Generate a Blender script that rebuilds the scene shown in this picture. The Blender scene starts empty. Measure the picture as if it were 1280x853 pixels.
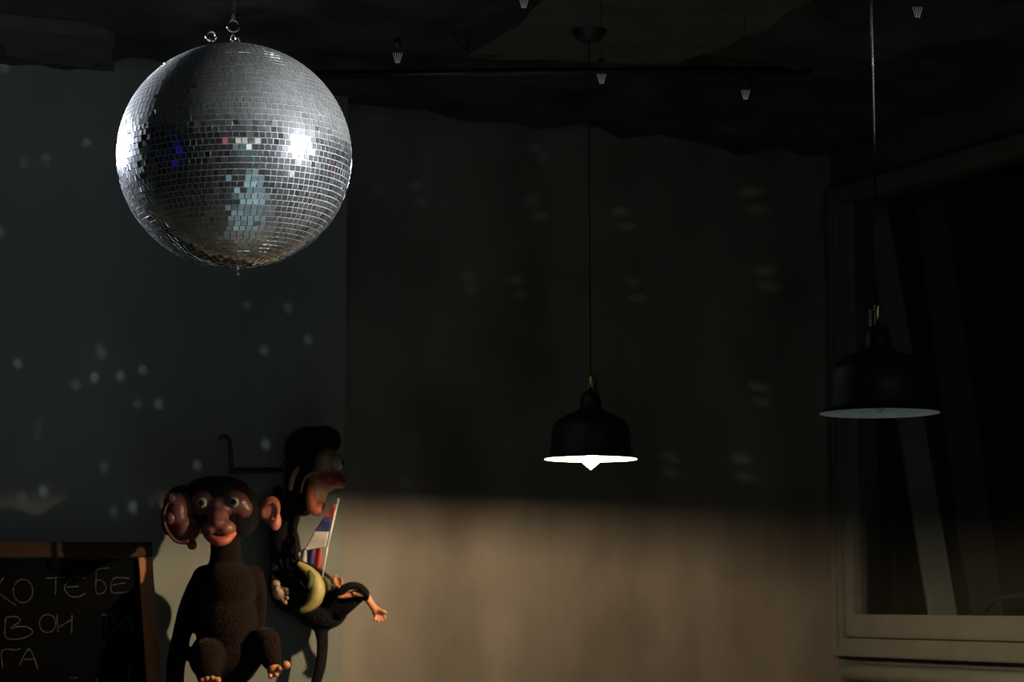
import bpy, bmesh, math, random
from mathutils import Vector, Matrix, noise
random.seed(7)
S = bpy.context.scene
COL = S.collection

# ------------------------------------------------------------------ camera
F = 2700.0                       # focal length in pixels of the 1280 px frame
EYE = 1.20
TH = math.radians(26.4)           # the camera is turned this far away from the back wall's normal
RC = Matrix.Rotation(-TH, 3, 'Z')
def cv(x, y, z=0.0): return RC @ Vector((x, y, z))
PITCH = math.atan((750 - 426.5) / F)
cam_d = bpy.data.cameras.new('camera')
cam_d.sensor_width = 22.3
cam_d.lens = F / 1280 * 22.3
cam = bpy.data.objects.new('camera', cam_d)
COL.objects.link(cam)
cam.location = (0, 0, EYE)
cam.rotation_euler = (math.pi / 2 + PITCH, 0, -TH)
cam_d.dof.use_dof = True
cam_d.dof.focus_distance = 4.55
cam_d.dof.aperture_fstop = 4.5
cam_d.clip_start = 0.05
S.camera = cam

# ------------------------------------------------------------------ world, exposure
world = bpy.data.worlds.new('night'); S.world = world
world.use_nodes = True
world.node_tree.nodes['Background'].inputs[0].default_value = (0.004, 0.005, 0.006, 1)
world.node_tree.nodes['Background'].inputs[1].default_value = 0.3
S.view_settings.view_transform = 'Standard'
S.view_settings.look = 'None'
S.view_settings.gamma = 1
S.view_settings.use_curve_mapping = False
S.view_settings.exposure = 0.0
S.cycles.caustics_reflective = False
S.cycles.caustics_refractive = False
S.cycles.sample_clamp_indirect = 3.0
S.cycles.use_denoising = True
S.cycles.max_bounces = 8

# ------------------------------------------------------------------ layout helpers
CP, SP = math.cos(PITCH), math.sin(PITCH)
def ray(px, py):
    a = (px - 640) / F; b = (426.5 - py) / F
    return cv(a, CP - b * SP, SP + b * CP)
def P(px, py, Y):
    """the point of the room at depth Y that lies on the sight line of a measured place"""
    return Vector((0, 0, EYE)) + ray(px, py) * (Y / (CP - (426.5 - py) / F * SP))
def MPP(Y): return Y / F
E = Vector((1, 0, 0))       # along the back wall, to the right
G = Vector((0, 1, 0))      # along the window wall, away from the camera
W0 = cv(0, 6.5)
def on_back(px, py, off=0.0):
    r = ray(px, py)
    o = Vector((0, 0, EYE))
    t = (W0 - G * off - o).dot(G) / r.dot(G)
    return o + r * t
CORNER = on_back(1043, 500); CORNER.z = 0
def on_right(px, py, off=0.0):
    r = ray(px, py); o = Vector((0, 0, EYE))
    t = (CORNER - E * off - o).dot(E) / r.dot(E)
    return o + r * t
def room(a, b, z):
    """room coordinates: a along the back wall from the window corner to the left, b from the back wall into the room"""
    return CORNER - E * a - G * b + Vector((0, 0, z))
CEIL = 2.68

# ------------------------------------------------------------------ large lights
BALL_Y = 4.60
BALL = P(293.5, 196, BALL_Y)
BR = 146 * MPP(BALL_Y * CP + (BALL.z - EYE) * SP)
def spot_light(name, loc, target, power, color, angle, blend=0.3, radius=0.05):
    d = bpy.data.lights.new(name, 'SPOT')
    d.energy = power; d.color = color; d.spot_size = angle; d.spot_blend = blend
    d.shadow_soft_size = radius
    o = bpy.data.objects.new(name, d); COL.objects.link(o)
    o.location = loc
    o.rotation_euler = (Vector(target) - Vector(loc)).to_track_quat('-Z', 'Y').to_euler()
    return o
SPOT_L = BALL + cv(-1.28, 0.77, 0.27)
SPOT_R = BALL + cv(2.25, -0.85, 0.12)
spot_light('ball_spot_by_wall', SPOT_L, BALL, 800, (0.80, 0.88, 1.0), math.radians(20.8), 0.15, 0.07)
spot_light('ball_spot_by_window', SPOT_R, BALL, 400, (0.92, 0.95, 1.0), math.radians(12.0), 0.25, 0.06)
# added unseen cool spots that light the floor the lower mirror tiles reflect
for y, pw in ((0.9, 560), (1.9, 560), (2.9, 430), (3.8, 230), (4.6, 80)):
    x = -0.15 + (4.6 - y) * 0.36
    spot_light('added_floor_spot', cv(x, y, CEIL - 0.05), cv(x, y, 0), pw, (0.60, 0.92, 1.0), math.radians(36), 0.5, 0.05)

# added unseen cool spots on the rear wall, to tint the mirror tiles
for a in (2.6, 4.6):
    spot_light('added_wall_spot', room(a, 8.6, CEIL - 0.05), room(a, 10.5, 1.35), 110, (0.6, 0.92, 1.0), math.radians(62), 0.6, 0.05)

# ------------------------------------------------------------------ materials
MATS = {}
def mat(name, color, rough=0.6, metal=0.0, spec=0.5, noise_scale=None, color2=None, bump=0.0, emis=None, strength=0.0,
        stretch=(1, 1, 1), lo=0.35, hi=0.65, sheen=0.0, detail=6, coat=0.0):
    if name in MATS: return MATS[name]
    m = bpy.data.materials.new(name); m.use_nodes = True
    nt = m.node_tree; N = nt.nodes; L = nt.links
    b = N['Principled BSDF']
    b.inputs['Base Color'].default_value = (*color, 1)
    b.inputs['Roughness'].default_value = rough
    b.inputs['Metallic'].default_value = metal
    b.inputs['Specular IOR Level'].default_value = spec
    if sheen: b.inputs['Sheen Weight'].default_value = sheen
    if coat: b.inputs['Coat Weight'].default_value = coat
    if emis:
        b.inputs['Emission Color'].default_value = (*emis, 1)
        b.inputs['Emission Strength'].default_value = strength
    if noise_scale:
        tc = N.new('ShaderNodeTexCoord'); mp = N.new('ShaderNodeMapping')
        mp.inputs['Scale'].default_value = stretch
        nz = N.new('ShaderNodeTexNoise'); nz.inputs['Scale'].default_value = noise_scale
        nz.inputs['Detail'].default_value = detail
        L.new(tc.outputs['Object'], mp.inputs[0]); L.new(mp.outputs[0], nz.inputs['Vector'])
        if color2:
            rp = N.new('ShaderNodeValToRGB')
            rp.color_ramp.elements[0].position = lo; rp.color_ramp.elements[1].position = hi
            rp.color_ramp.elements[0].color = (*color, 1); rp.color_ramp.elements[1].color = (*color2, 1)
            L.new(nz.outputs['Fac'], rp.inputs[0]); L.new(rp.outputs[0], b.inputs['Base Color'])
        if bump:
            bp = N.new('ShaderNodeBump'); bp.inputs['Strength'].default_value = bump; bp.inputs['Distance'].default_value = 0.01
            L.new(nz.outputs['Fac'], bp.inputs['Height']); L.new(bp.outputs[0], b.inputs['Normal'])
    MATS[name] = m
    return m

def concrete_mat():
    m = bpy.data.materials.new('streaked_concrete'); m.use_nodes = True
    nt = m.node_tree; N = nt.nodes; L = nt.links; b = N['Principled BSDF']
    b.inputs['Roughness'].default_value = 0.8; b.inputs['Specular IOR Level'].default_value = 0.25
    tc = N.new('ShaderNodeTexCoord')
    def nz(scale, st, detail=5):
        mp = N.new('ShaderNodeMapping'); mp.inputs['Scale'].default_value = st
        L.new(tc.outputs['Object'], mp.inputs[0])
        n = N.new('ShaderNodeTexNoise'); n.inputs['Scale'].default_value = scale; n.inputs['Detail'].default_value = detail
        L.new(mp.outputs[0], n.inputs['Vector']); return n
    def ramp(n, a, ca, c, cc):
        r = N.new('ShaderNodeValToRGB'); e = r.color_ramp.elements
        e[0].position = a; e[0].color = (*ca, 1); e[1].position = c; e[1].color = (*cc, 1)
        L.new(n.outputs['Fac'], r.inputs[0]); return r
    def mul(a, c, f):
        x = N.new('ShaderNodeMix'); x.data_type = 'RGBA'; x.blend_type = 'MULTIPLY'; x.inputs[0].default_value = f
        L.new(a, x.inputs[6]); L.new(c, x.inputs[7]); return x.outputs[2]
    base = ramp(nz(1.1, (1, 1, 0.5)), 0.35, (0.180, 0.164, 0.142), 0.68, (0.30, 0.275, 0.243))
    streak = ramp(nz(6, (1, 1, 0.06), 4), 0.35, (0.78, 0.77, 0.75), 0.62, (1, 1, 1))
    blot = ramp(nz(3.2, (1, 1, 0.6), 7), 0.38, (0.58, 0.57, 0.55), 0.6, (1, 1, 1))
    spk = ramp(nz(38, (1, 1, 1), 3), 0.24, (0.45, 0.42, 0.38), 0.30, (1, 1, 1))
    c = mul(base.outputs[0], streak.outputs[0], 0.6); c = mul(c, blot.outputs[0], 0.8); c = mul(c, spk.outputs[0], 0.55)
    L.new(c, b.inputs['Base Color'])
    bp = N.new('ShaderNodeBump'); bp.inputs['Strength'].default_value = 0.25; bp.inputs['Distance'].default_value = 0.01
    L.new(nz(14, (1, 1, 0.4), 8).outputs['Fac'], bp.inputs['Height']); L.new(bp.outputs[0], b.inputs['Normal'])
    return m
M_CONC = concrete_mat()
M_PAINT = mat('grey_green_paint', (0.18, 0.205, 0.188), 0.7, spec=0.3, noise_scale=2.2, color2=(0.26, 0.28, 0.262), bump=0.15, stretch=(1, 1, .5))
M_CEIL = mat('rough_dark_ceiling', (0.03, 0.033, 0.03), 0.9, spec=0.2, noise_scale=5, color2=(0.085, 0.088, 0.082), bump=0.6)
M_CEIL2 = mat('pale_ceiling_render', (0.10, 0.105, 0.092), 0.9, spec=0.2, noise_scale=6, color2=(0.15, 0.15, 0.135), bump=0.5)
M_FLOOR = mat('dark_floor', (0.10, 0.105, 0.105), 0.55, noise_scale=3, color2=(0.15, 0.155, 0.155), bump=0.05)
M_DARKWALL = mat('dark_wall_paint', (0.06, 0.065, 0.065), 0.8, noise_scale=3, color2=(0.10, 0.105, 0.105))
M_FRAME = mat('grey_window_paint', (0.125, 0.135, 0.12), 0.5, noise_scale=12, color2=(0.155, 0.16, 0.145), bump=0.05)
M_BLACK = mat('black_metal', (0.012, 0.012, 0.014), 0.35, spec=0.5, noise_scale=60, color2=(0.018, 0.018, 0.021))
M_SHADE = mat('black_lamp_enamel', (0.014, 0.014, 0.022), 0.40, spec=0.5, noise_scale=40, color2=(0.018, 0.018, 0.028))
M_WHITE = mat('white_enamel', (0.80, 0.82, 0.76), 0.45, noise_scale=30, color2=(0.84, 0.85, 0.80))
M_BRASS = mat('brass', (0.72, 0.56, 0.24), 0.25, metal=1.0, noise_scale=40, color2=(0.80, 0.64, 0.30))
M_CHROME = mat('chrome', (0.80, 0.81, 0.83), 0.10, metal=1.0, noise_scale=40, color2=(0.86, 0.87, 0.88))
M_CORD = mat('cord_painted_glints', (0.010, 0.010, 0.009), 0.5, spec=.2, noise_scale=16, color2=(0.12, 0.12, 0.11), bump=0.0, lo=.55, hi=.68)  # pale noise patches are glints put into the cord's colour
M_CORDB = mat('black_cord', (0.02, 0.02, 0.02), 0.6, noise_scale=200, color2=(0.035, 0.035, 0.035))

# ------------------------------------------------------------------ mesh helpers
def link(name, me, m, parent=None):
    o = bpy.data.objects.new(name, me); COL.objects.link(o)
    if m is not None and not me.materials: me.materials.append(m)
    if parent is not None:
        o.parent = parent
        o.matrix_parent_inverse = Matrix.Translation(parent.location).inverted() if parent.rotation_euler[:] == (0, 0, 0) else parent.matrix_basis.inverted()
    return o
def from_bm(name, bm, m, parent=None, smooth=True):
    bmesh.ops.recalc_face_normals(bm, faces=bm.faces)
    me = bpy.data.meshes.new(name); bm.to_mesh(me); bm.free()
    if smooth:
        for p in me.polygons: p.use_smooth = True
    return link(name, me, m, parent)
def empty(name, loc, label, cat, group=None):
    o = bpy.data.objects.new(name, None); COL.objects.link(o); o.location = loc; o.empty_display_size = 0.05
    o['label'] = label; o['category'] = cat
    if group: o['group'] = group
    return o
def tag(o, label, cat, group=None):
    o['label'] = label; o['category'] = cat
    if group: o['group'] = group
    return o
def struct(o, label=None):
    o['kind'] = 'structure'
    if label: o['label'] = label
    return o
def bm_hexa(bm, pts):
    """eight corners: bottom loop of four then top loop of four"""
    v = [bm.verts.new(p) for p in pts]
    for f in ((0, 1, 2, 3), (4, 5, 6, 7), (0, 1, 5, 4), (1, 2, 6, 5), (2, 3, 7, 6), (3, 0, 4, 7)):
        bm.faces.new([v[i] for i in f])
def bm_box(bm, o, ax, ay, az, x0, x1, y0, y1, z0, z1):
    q = lambda x, y, z: o + ax * x + ay * y + az * z
    bm_hexa(bm, [q(x0, y0, z0), q(x1, y0, z0), q(x1, y1, z0), q(x0, y1, z0), q(x0, y0, z1), q(x1, y0, z1), q(x1, y1, z1), q(x0, y1, z1)])
UP = Vector((0, 0, 1))
def rbox(name, a0, a1, b0, b1, z0, z1, m, parent=None, bevel=0.0):
    bm = bmesh.new(); bm_box(bm, Vector((0, 0, 0)), Vector((-1, 0, 0)), Vector((0, -1, 0)), UP, a0, a1, b0, b1, z0, z1)
    bmesh.ops.recalc_face_normals(bm, faces=bm.faces)
    if bevel: bmesh.ops.bevel(bm, geom=bm.edges[:] , offset=bevel, segments=2, affect='EDGES')
    o = from_bm(name, bm, m, parent, smooth=False)
    o.location = CORNER
    return o
def bm_tube(bm, pts, radii, seg=10, caps=True, sub=1):
    pts = [Vector(p) for p in pts]
    if not isinstance(radii, (list, tuple)): radii = [radii] * len(pts)
    if sub > 1:                                   # smooth (Catmull-Rom) path
        np_, nr = [], []
        for i in range(len(pts) - 1):
            p0 = pts[max(i - 1, 0)]; p1 = pts[i]; p2 = pts[i + 1]; p3 = pts[min(i + 2, len(pts) - 1)]
            for k in range(sub):
                t = k / sub
                np_.append(0.5 * ((2 * p1) + (p2 - p0) * t + (2 * p0 - 5 * p1 + 4 * p2 - p3) * t * t + (3 * p1 - p0 - 3 * p2 + p3) * t ** 3))
                nr.append(radii[i] * (1 - t) + radii[i + 1] * t)
        np_.append(pts[-1]); nr.append(radii[-1]); pts, radii = np_, nr
    rings = []; ref = None
    for i, p in enumerate(pts):
        d = (pts[min(i + 1, len(pts) - 1)] - pts[max(i - 1, 0)]).normalized()
        if ref is None: ref = Vector((0, 0, 1)) if abs(d.z) < 0.9 else Vector((1, 0, 0))
        u = (ref - d * ref.dot(d)).normalized(); w = d.cross(u); ref = u
        rings.append([bm.verts.new(p + (u * math.cos(2 * math.pi * k / seg) + w * math.sin(2 * math.pi * k / seg)) * radii[i]) for k in range(seg)])
    for a, b in zip(rings, rings[1:]):
        for k in range(seg): bm.faces.new((a[k], a[(k + 1) % seg], b[(k + 1) % seg], b[k]))
    if caps:
        bm.faces.new(rings[0][::-1]); bm.faces.new(rings[-1])
def tube(name, pts, radii, m, parent=None, seg=10, sub=1):
    bm = bmesh.new(); bm_tube(bm, pts, radii, seg, True, sub)
    return from_bm(name, bm, m, parent)
def bm_lathe(bm, c, prof, seg=48, close=False):
    rings = []
    for r, z in prof:
        if r < 1e-6: rings.append([bm.verts.new(c + Vector((0, 0, z)))])
        else: rings.append([bm.verts.new(c + Vector((r * math.cos(2 * math.pi * k / seg), r * math.sin(2 * math.pi * k / seg), z))) for k in range(seg)])
    for a, b in zip(rings, rings[1:]):
        for k in range(seg):
            q = (k + 1) % seg
            if len(a) == 1 and len(b) == 1: continue
            if len(a) == 1: bm.faces.new((a[0], b[k], b[q]))
            elif len(b) == 1: bm.faces.new((a[k], a[q], b[0]))
            else: bm.faces.new((a[k], a[q], b[q], b[k]))
def lathe(name, c, prof, m, parent=None, seg=48):
    bm = bmesh.new(); bm_lathe(bm, Vector(c), prof, seg); return from_bm(name, bm, m, parent)
def bm_ell(bm, c, r, rot=None, sub=3):
    mtx = Matrix.Translation(c) @ (rot if rot else RC).to_4x4() @ Matrix.Diagonal((r[0], r[1], r[2], 1))
    bmesh.ops.create_icosphere(bm, subdivisions=sub, radius=1, matrix=mtx)
def ell(name, c, r, m, parent=None, rot=None, sub=3):
    bm = bmesh.new(); bm_ell(bm, c, r, rot, sub); return from_bm(name, bm, m, parent)
def fuse(o, voxel, smooth=6, fac=0.5):
    r = o.modifiers.new('fuse', 'REMESH'); r.mode = 'VOXEL'; r.voxel_size = voxel; r.use_smooth_shade = True
    if smooth:
        s = o.modifiers.new('soften', 'SMOOTH'); s.iterations = smooth; s.factor = fac
    return o
def torus_bm(bm, c, R, r, nrm, seg=28, ss=8, oval=1.0, up=UP):
    nrm = Vector(nrm).normalized(); v = (up - nrm * up.dot(nrm)).normalized(); u = v.cross(nrm)
    rings = []
    for k in range(seg):
        a = 2 * math.pi * k / seg
        d = u * math.cos(a) + v * math.sin(a)
        cc = c + (u * math.cos(a) + v * math.sin(a) * oval) * R
        rings.append([bm.verts.new(cc + (d * math.cos(2 * math.pi * j / ss) + nrm * math.sin(2 * math.pi * j / ss)) * r) for j in range(ss)])
    for k in range(seg):
        a, b = rings[k], rings[(k + 1) % seg]
        for j in range(ss): bm.faces.new((a[j], a[(j + 1) % ss], b[(j + 1) % ss], b[j]))

# ------------------------------------------------------------------ room shell
A_EDGE = CORNER.dot(E) - on_back(425, 500).dot(E)      # distance of the paint edge from the corner
A_EDGE2 = CORNER.dot(E) - on_back(300, 500, 0.09).dot(E)
WL, WD = 8.0, 10.5
struct(rbox('wall_back', -0.15, A_EDGE + 0.3, -0.15, 0.0, 0, 3.0, M_CONC), 'streaked beige concrete back wall')
struct(rbox('wall_pillar', A_EDGE, A_EDGE2 + 0.2, -0.15, 0.04, 0, 3.0, M_PAINT), 'grey painted pillar face in the back wall')
struct(rbox('wall_back_painted', A_EDGE2, WL, -0.15, 0.09, 0, 3.0, M_PAINT), 'grey green painted part of the back wall')
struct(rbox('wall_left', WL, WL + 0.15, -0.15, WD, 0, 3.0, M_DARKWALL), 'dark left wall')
struct(rbox('wall_front', -0.15, WL + 0.15, WD, WD + 0.15, 0, 3.0, mat('teal_wall_paint', (0.22, 0.33, 0.34), 0.8, noise_scale=3, color2=(0.28, 0.40, 0.41))), 'dark wall behind the camera')
struct(rbox('floor', -0.15, WL + 0.15, -0.15, WD + 0.15, -0.1, 0, M_FLOOR), 'dark concrete floor')

# rough ceiling: a lumpy sheet with thickness, ragged where it meets the wall
bm = bmesh.new()
na, nb = 110, 130
grid = []
for i in range(na + 1):
    row = []
    for j in range(nb + 1):
        a = -0.1 + (WL + 0.2) * i / na
        t = j / nb; b = -0.1 + (WD + 0.2) * t ** 1.6
        p = room(a, b, 0)
        dz = 0.05 * noise.noise(Vector((a * 2.3, b * 2.3, 1.0))) + 0.03 * noise.noise(Vector((a * 7, b * 7, 4.0)))
        if b < 0.35: dz -= 0.05 * max(0, noise.noise(Vector((a * 4.1, 8.0, 2.0)))) * (1 - b / 0.35) + 0.015
        p.z = CEIL + dz
        row.append(bm.verts.new(p))
    grid.append(row)
for i in range(na):
    for j in range(nb): bm.faces.new((grid[i][j], grid[i + 1][j], grid[i + 1][j + 1], grid[i][j + 1]))
top = [bm.verts.new(room(a, b, 3.0)) for a, b in ((-0.1, -0.1), (WL + 0.1, -0.1), (WL + 0.1, WD + 0.1), (-0.1, WD + 0.1))]
bm.faces.new(top)
ceil = from_bm('ceiling', bm, M_CEIL)
struct(ceil, 'rough dark ceiling with ragged edges')

# paler render patch on the ceiling, with a broken diagonal edge
def ceiling_patch(name, outline, depth, label):
    bm = bmesh.new(); lo = []; hi = []
    n = len(outline)
    for k in range(n):
        p, q = outline[k], outline[(k + 1) % n]
        for s in range(6):
            t = s / 6
            c = Vector(p) * (1 - t) + Vector(q) * t
            c += Vector((noise.noise(c * 9), noise.noise(c * 9 + Vector((5, 5, 5))), 0)) * 0.035
            lo.append(bm.verts.new(Vector((c.x, c.y, CEIL - depth)))); hi.append(bm.verts.new(Vector((c.x, c.y, CEIL + 0.1))))
    bm.faces.new(lo)
    bm.faces.new(hi[::-1])
    for k in range(len(lo)):
        q = (k + 1) % len(lo); bm.faces.new((lo[k], lo[q], hi[q], hi[k]))
    return struct(from_bm(name, bm, M_CEIL2, smooth=False), label)
def on_ceil(px, py, z=CEIL - 0.04):
    r = ray(px, py); return Vector((0, 0, EYE)) + r * ((z - EYE) / r.z)
ceiling_patch('trim_1', [on_ceil(590, 70), on_ceil(850, 78), on_ceil(960, 35), on_ceil(1060, -40), on_ceil(760, -60)], 0.045, 'pale broken render patch on the ceiling')
ceiling_patch('trim_2', [on_ceil(-40, 78), on_ceil(150, 95), on_ceil(140, 52), on_ceil(-40, 36)], 0.03, 'pale render strip on the ceiling')

# ------------------------------------------------------------------ window wall
Z_SILL = on_right(1090, 822).z; Z_TOP = on_right(1094, 223).z
WIN = 2.6
bmw = bmesh.new()
def wr(a0, a1, b0, b1, z0, z1): bm_box(bmw, CORNER, -E, -G, UP, a0, a1, b0, b1, z0, z1)
wr(-0.15, 0.0, 0.0, WIN, 0, Z_SILL); wr(-0.15, 0.0, 0.0, WIN, Z_TOP, 3.0); wr(-0.15, 0.0, WIN, WD, 0, 3.0)
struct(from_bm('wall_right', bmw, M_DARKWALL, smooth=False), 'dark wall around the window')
win = empty('window_1', room(0.0, 0.0, Z_SILL), 'large window with pale grey frame and dark glass', 'window')
del win['category']; win['kind'] = 'structure'
J = 0.15
rbox('jamb', -0.10, 0.03, 0.002, 0.058, Z_SILL, Z_TOP, M_FRAME, win, 0.004)
rbox('jamb', -0.10, 0.03, WIN - J, WIN - 0.002, Z_SILL, Z_TOP, M_FRAME, win, 0.004)
rbox('frame_head', -0.10, 0.03, 0.058, WIN - J, Z_TOP - 0.05, Z_TOP - 0.002, M_FRAME, win, 0.004)
ZA = on_right(1090, 797).z; ZB = on_right(1090, 768.5).z
rbox('frame_bottom_rail', -0.10, 0.045, 0.060, WIN - J, Z_SILL + 0.002, ZA - 0.004, M_FRAME, win, 0.004)
sash = rbox('sash_stile', -0.04, 0.015, 0.060, 0.108, ZA, Z_TOP - 0.055, M_FRAME, win, 0.004)
rbox('sash_bottom_rail', -0.04, 0.030, 0.110, WIN - J - .002, ZA, ZB, M_FRAME, win, 0.004)
# thin strips between sash and jamb
rbox('jamb_bead', 0.03, 0.04, 0.03, 0.045, Z_SILL + 0.03, Z_TOP - 0.01, M_FRAME, win, 0.003)
mg = bpy.data.materials.new('dark_window_glass'); mg.use_nodes = True
nt = mg.node_tree; nt.nodes.clear()
o_ = nt.nodes.new('ShaderNodeOutputMaterial'); mx = nt.nodes.new('ShaderNodeMixShader'); tr = nt.nodes.new('ShaderNodeBsdfTransparent')
gl = nt.nodes.new('ShaderNodeBsdfGlossy'); gl.inputs['Roughness'].default_value = 0.06; gl.inputs['Color'].default_value = (0.8, 0.85, 0.85, 1)
tr.inputs['Color'].default_value = (0.85, 0.88, 0.88, 1)
mx.inputs[0].default_value = 0.07; nt.links.new(tr.outputs[0], mx.inputs[1]); nt.links.new(gl.outputs[0], mx.inputs[2]); nt.links.new(mx.outputs[0], o_.inputs[0])
rbox('pane', -0.018, -0.012, 0.110, WIN - J - 0.002, ZB, Z_TOP - 0.055, mg, win)
# rounded sill below
sill = tube('sill', [room(0.085, 0.15, 0) + UP * on_right(1090, 841).z, room(0.085, 0.165, 0) + UP * on_right(1090, 841).z, room(0.085, WIN, 0) + UP * on_right(1090, 841).z], [0.014, 0.027, 0.027], M_FRAME, win, seg=20)
rbox('sill_board', 0.0, 0.085, 0.155, WIN, on_right(1090, 841).z - 0.027, on_right(1090, 841).z + 0.026, M_FRAME, win, 0.004)

# the dark store room behind the glass
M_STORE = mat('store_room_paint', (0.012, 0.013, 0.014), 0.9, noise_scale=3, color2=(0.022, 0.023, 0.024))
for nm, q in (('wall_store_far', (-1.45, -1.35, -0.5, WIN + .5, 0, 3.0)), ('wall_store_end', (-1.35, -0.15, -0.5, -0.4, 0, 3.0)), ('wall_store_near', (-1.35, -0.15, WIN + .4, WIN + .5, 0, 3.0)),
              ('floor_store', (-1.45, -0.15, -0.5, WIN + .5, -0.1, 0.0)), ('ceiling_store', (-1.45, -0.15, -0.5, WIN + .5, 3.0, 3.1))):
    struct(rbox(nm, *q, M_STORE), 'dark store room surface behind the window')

# ------------------------------------------------------------------ disco ball
def tile_mat():
    m = bpy.data.materials.new('mirror_tile_glass'); m.use_nodes = True
    nt = m.node_tree; N = nt.nodes; L = nt.links; N.clear()
    out = N.new('ShaderNodeOutputMaterial')
    geo = N.new('ShaderNodeNewGeometry'); oi = N.new('ShaderNodeObjectInfo')
    sep = N.new('ShaderNodeSeparateXYZ'); L.new(geo.outputs['Normal'], sep.inputs[0])
    rnd = N.new('ShaderNodeMath'); rnd.operation = 'ADD'; L.new(geo.outputs['Random Per Island'], rnd.inputs[0]); L.new(oi.outputs['Random'], rnd.inputs[1])
    fr = N.new('ShaderNodeMath'); fr.operation = 'FRACT'; L.new(rnd.outputs[0], fr.inputs[0])
    # dust that has settled on the upward facing tiles
    mr = N.new('ShaderNodeMapRange'); mr.inputs['From Min'].default_value = -0.02; mr.inputs['From Max'].default_value = 0.16
    mr.inputs['To Min'].default_value = 0.04; mr.inputs['To Max'].default_value = 0.36
    L.new(sep.outputs['Z'], mr.inputs['Value'])
    jit = N.new('ShaderNodeMath'); jit.operation = 'MULTIPLY_ADD'; L.new(fr.outputs[0], jit.inputs[0]); jit.inputs[1].default_value = 0.10
    L.new(mr.outputs[0], jit.inputs[2])
    g1 = N.new('ShaderNodeBsdfGlossy'); g1.inputs['Roughness'].default_value = 0.04
    tint = N.new('ShaderNodeValToRGB'); tint.color_ramp.elements[0].color = (0.68, 0.74, 0.76, 1); tint.color_ramp.elements[1].color = (0.92, 0.95, 0.96, 1)
    L.new(fr.outputs[0], tint.inputs[0]); L.new(tint.outputs[0], g1.inputs['Color'])
    g2 = N.new('ShaderNodeBsdfGlossy'); g2.inputs['Roughness'].default_value = 0.30; g2.inputs['Color'].default_value = (0.85, 0.87, 0.9, 1)
    df = N.new('ShaderNodeBsdfDiffuse'); df.inputs['Color'].default_value = (0.50, 0.50, 0.48, 1)
    m1 = N.new('ShaderNodeMixShader'); mg2 = N.new('ShaderNodeMapRange'); mg2.inputs['From Min'].default_value = -0.02; mg2.inputs['From Max'].default_value = 0.2; mg2.inputs['To Min'].default_value = 0.13; mg2.inputs['To Max'].default_value = 0.42
    L.new(sep.outputs['Z'], mg2.inputs['Value']); L.new(mg2.outputs[0], m1.inputs[0])
    L.new(g1.outputs[0], m1.inputs[1]); L.new(g2.outputs[0], m1.inputs[2])
    m2 = N.new('ShaderNodeMixShader'); L.new(jit.outputs[0], m2.inputs[0]); L.new(m1.outputs[0], m2.inputs[1]); L.new(df.outputs[0], m2.inputs[2])
    L.new(m2.outputs[0], out.inputs[0])
    return m
M_TILE = tile_mat()
M_CORE = mat('silver_ball_shell', (0.60, 0.62, 0.64), 0.4, metal=0.2, noise_scale=60, color2=(0.72, 0.74, 0.76))
ball = empty('disco_ball', BALL, 'large mirror tiled disco ball hanging from a chain', 'disco ball')
SQ = 0.97                         # slightly flattened
ell('shell', BALL, (BR - 0.0010, BR - 0.0010, (BR - 0.0010) * SQ), M_CORE, ball, sub=5)
view = (Vector((0, 0, EYE)) - BALL).normalized()
AX = Matrix.Rotation(math.radians(-2.2), 3, RC @ Vector((0, 1, 0)))    # the ball hangs a little askew
T = 2 * math.pi * BR / 119.0
rows = int(round(math.pi * BR / T))
tiles = []
for i in range(rows):
    lat = -math.pi / 2 + math.pi * (i + 0.5) / rows
    n = max(5, int(round(2 * math.pi * BR * math.cos(lat) / T)))
    off = random.random() * 0.6
    for k in range(n):
        lon = 2 * math.pi * (k + off) / n
        nrm = AX @ Vector((math.cos(lat) * math.cos(lon), math.cos(lat) * math.sin(lon), math.sin(lat)))
        if (nrm - AX @ UP).length < 0.10: continue
        up = AX @ Vector((-math.sin(lat) * math.cos(lon), -math.sin(lat) * math.sin(lon), math.cos(lat)))
        wdt = min(2 * math.pi * BR * math.cos(lat) / n, T * 1.02)
        c = BALL + nrm * (BR - 0.0016); c.z = BALL.z + (c.z - BALL.z) * SQ
        j = (1.5 if random.random() < .75 else 3.6) if -1.0 < lat < 0.25 else 1.0
        rx, ry = math.radians(random.gauss(0, j)), math.radians(random.gauss(0, j))
        right = up.cross(nrm).normalized()
        rot = Matrix((right, up, nrm)).transposed()
        rot = rot @ Matrix.Rotation(rx, 3, 'X') @ Matrix.Rotation(ry, 3, 'Y') @ Matrix.Rotation(math.radians(random.gauss(0, .7)), 3, 'Z')
        tiles.append((nrm.dot(view), c, rot, wdt))
tiles.sort(key=lambda t: -t[0])
def tile_pts(w, h, d, ch):
    return ([(-w, -h, -d), (w, -h, -d), (w, h, -d), (-w, h, -d), (-w, -h, d * .3), (w, -h, d * .3), (w, h, d * .3), (-w, h, d * .3),
             (-w + ch, -h + ch, d), (w - ch, -h + ch, d), (w - ch, h - ch, d), (-w + ch, h - ch, d)],
            [(0, 3, 2, 1), (0, 1, 5, 4), (1, 2, 6, 5), (2, 3, 7, 6), (3, 0, 4, 7), (4, 5, 9, 8), (5, 6, 10, 9), (6, 7, 11, 10), (7, 4, 8, 11), (8, 9, 10, 11)])
GAP = 0.0013
pv, pf = tile_pts(T / 2 - GAP / 2, T / 2 - GAP / 2, 0.0014, 0.0005)
tile_me = bpy.data.meshes.new('mirror_tile'); tile_me.from_pydata(pv, [], pf); tile_me.materials.append(M_TILE)
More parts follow.
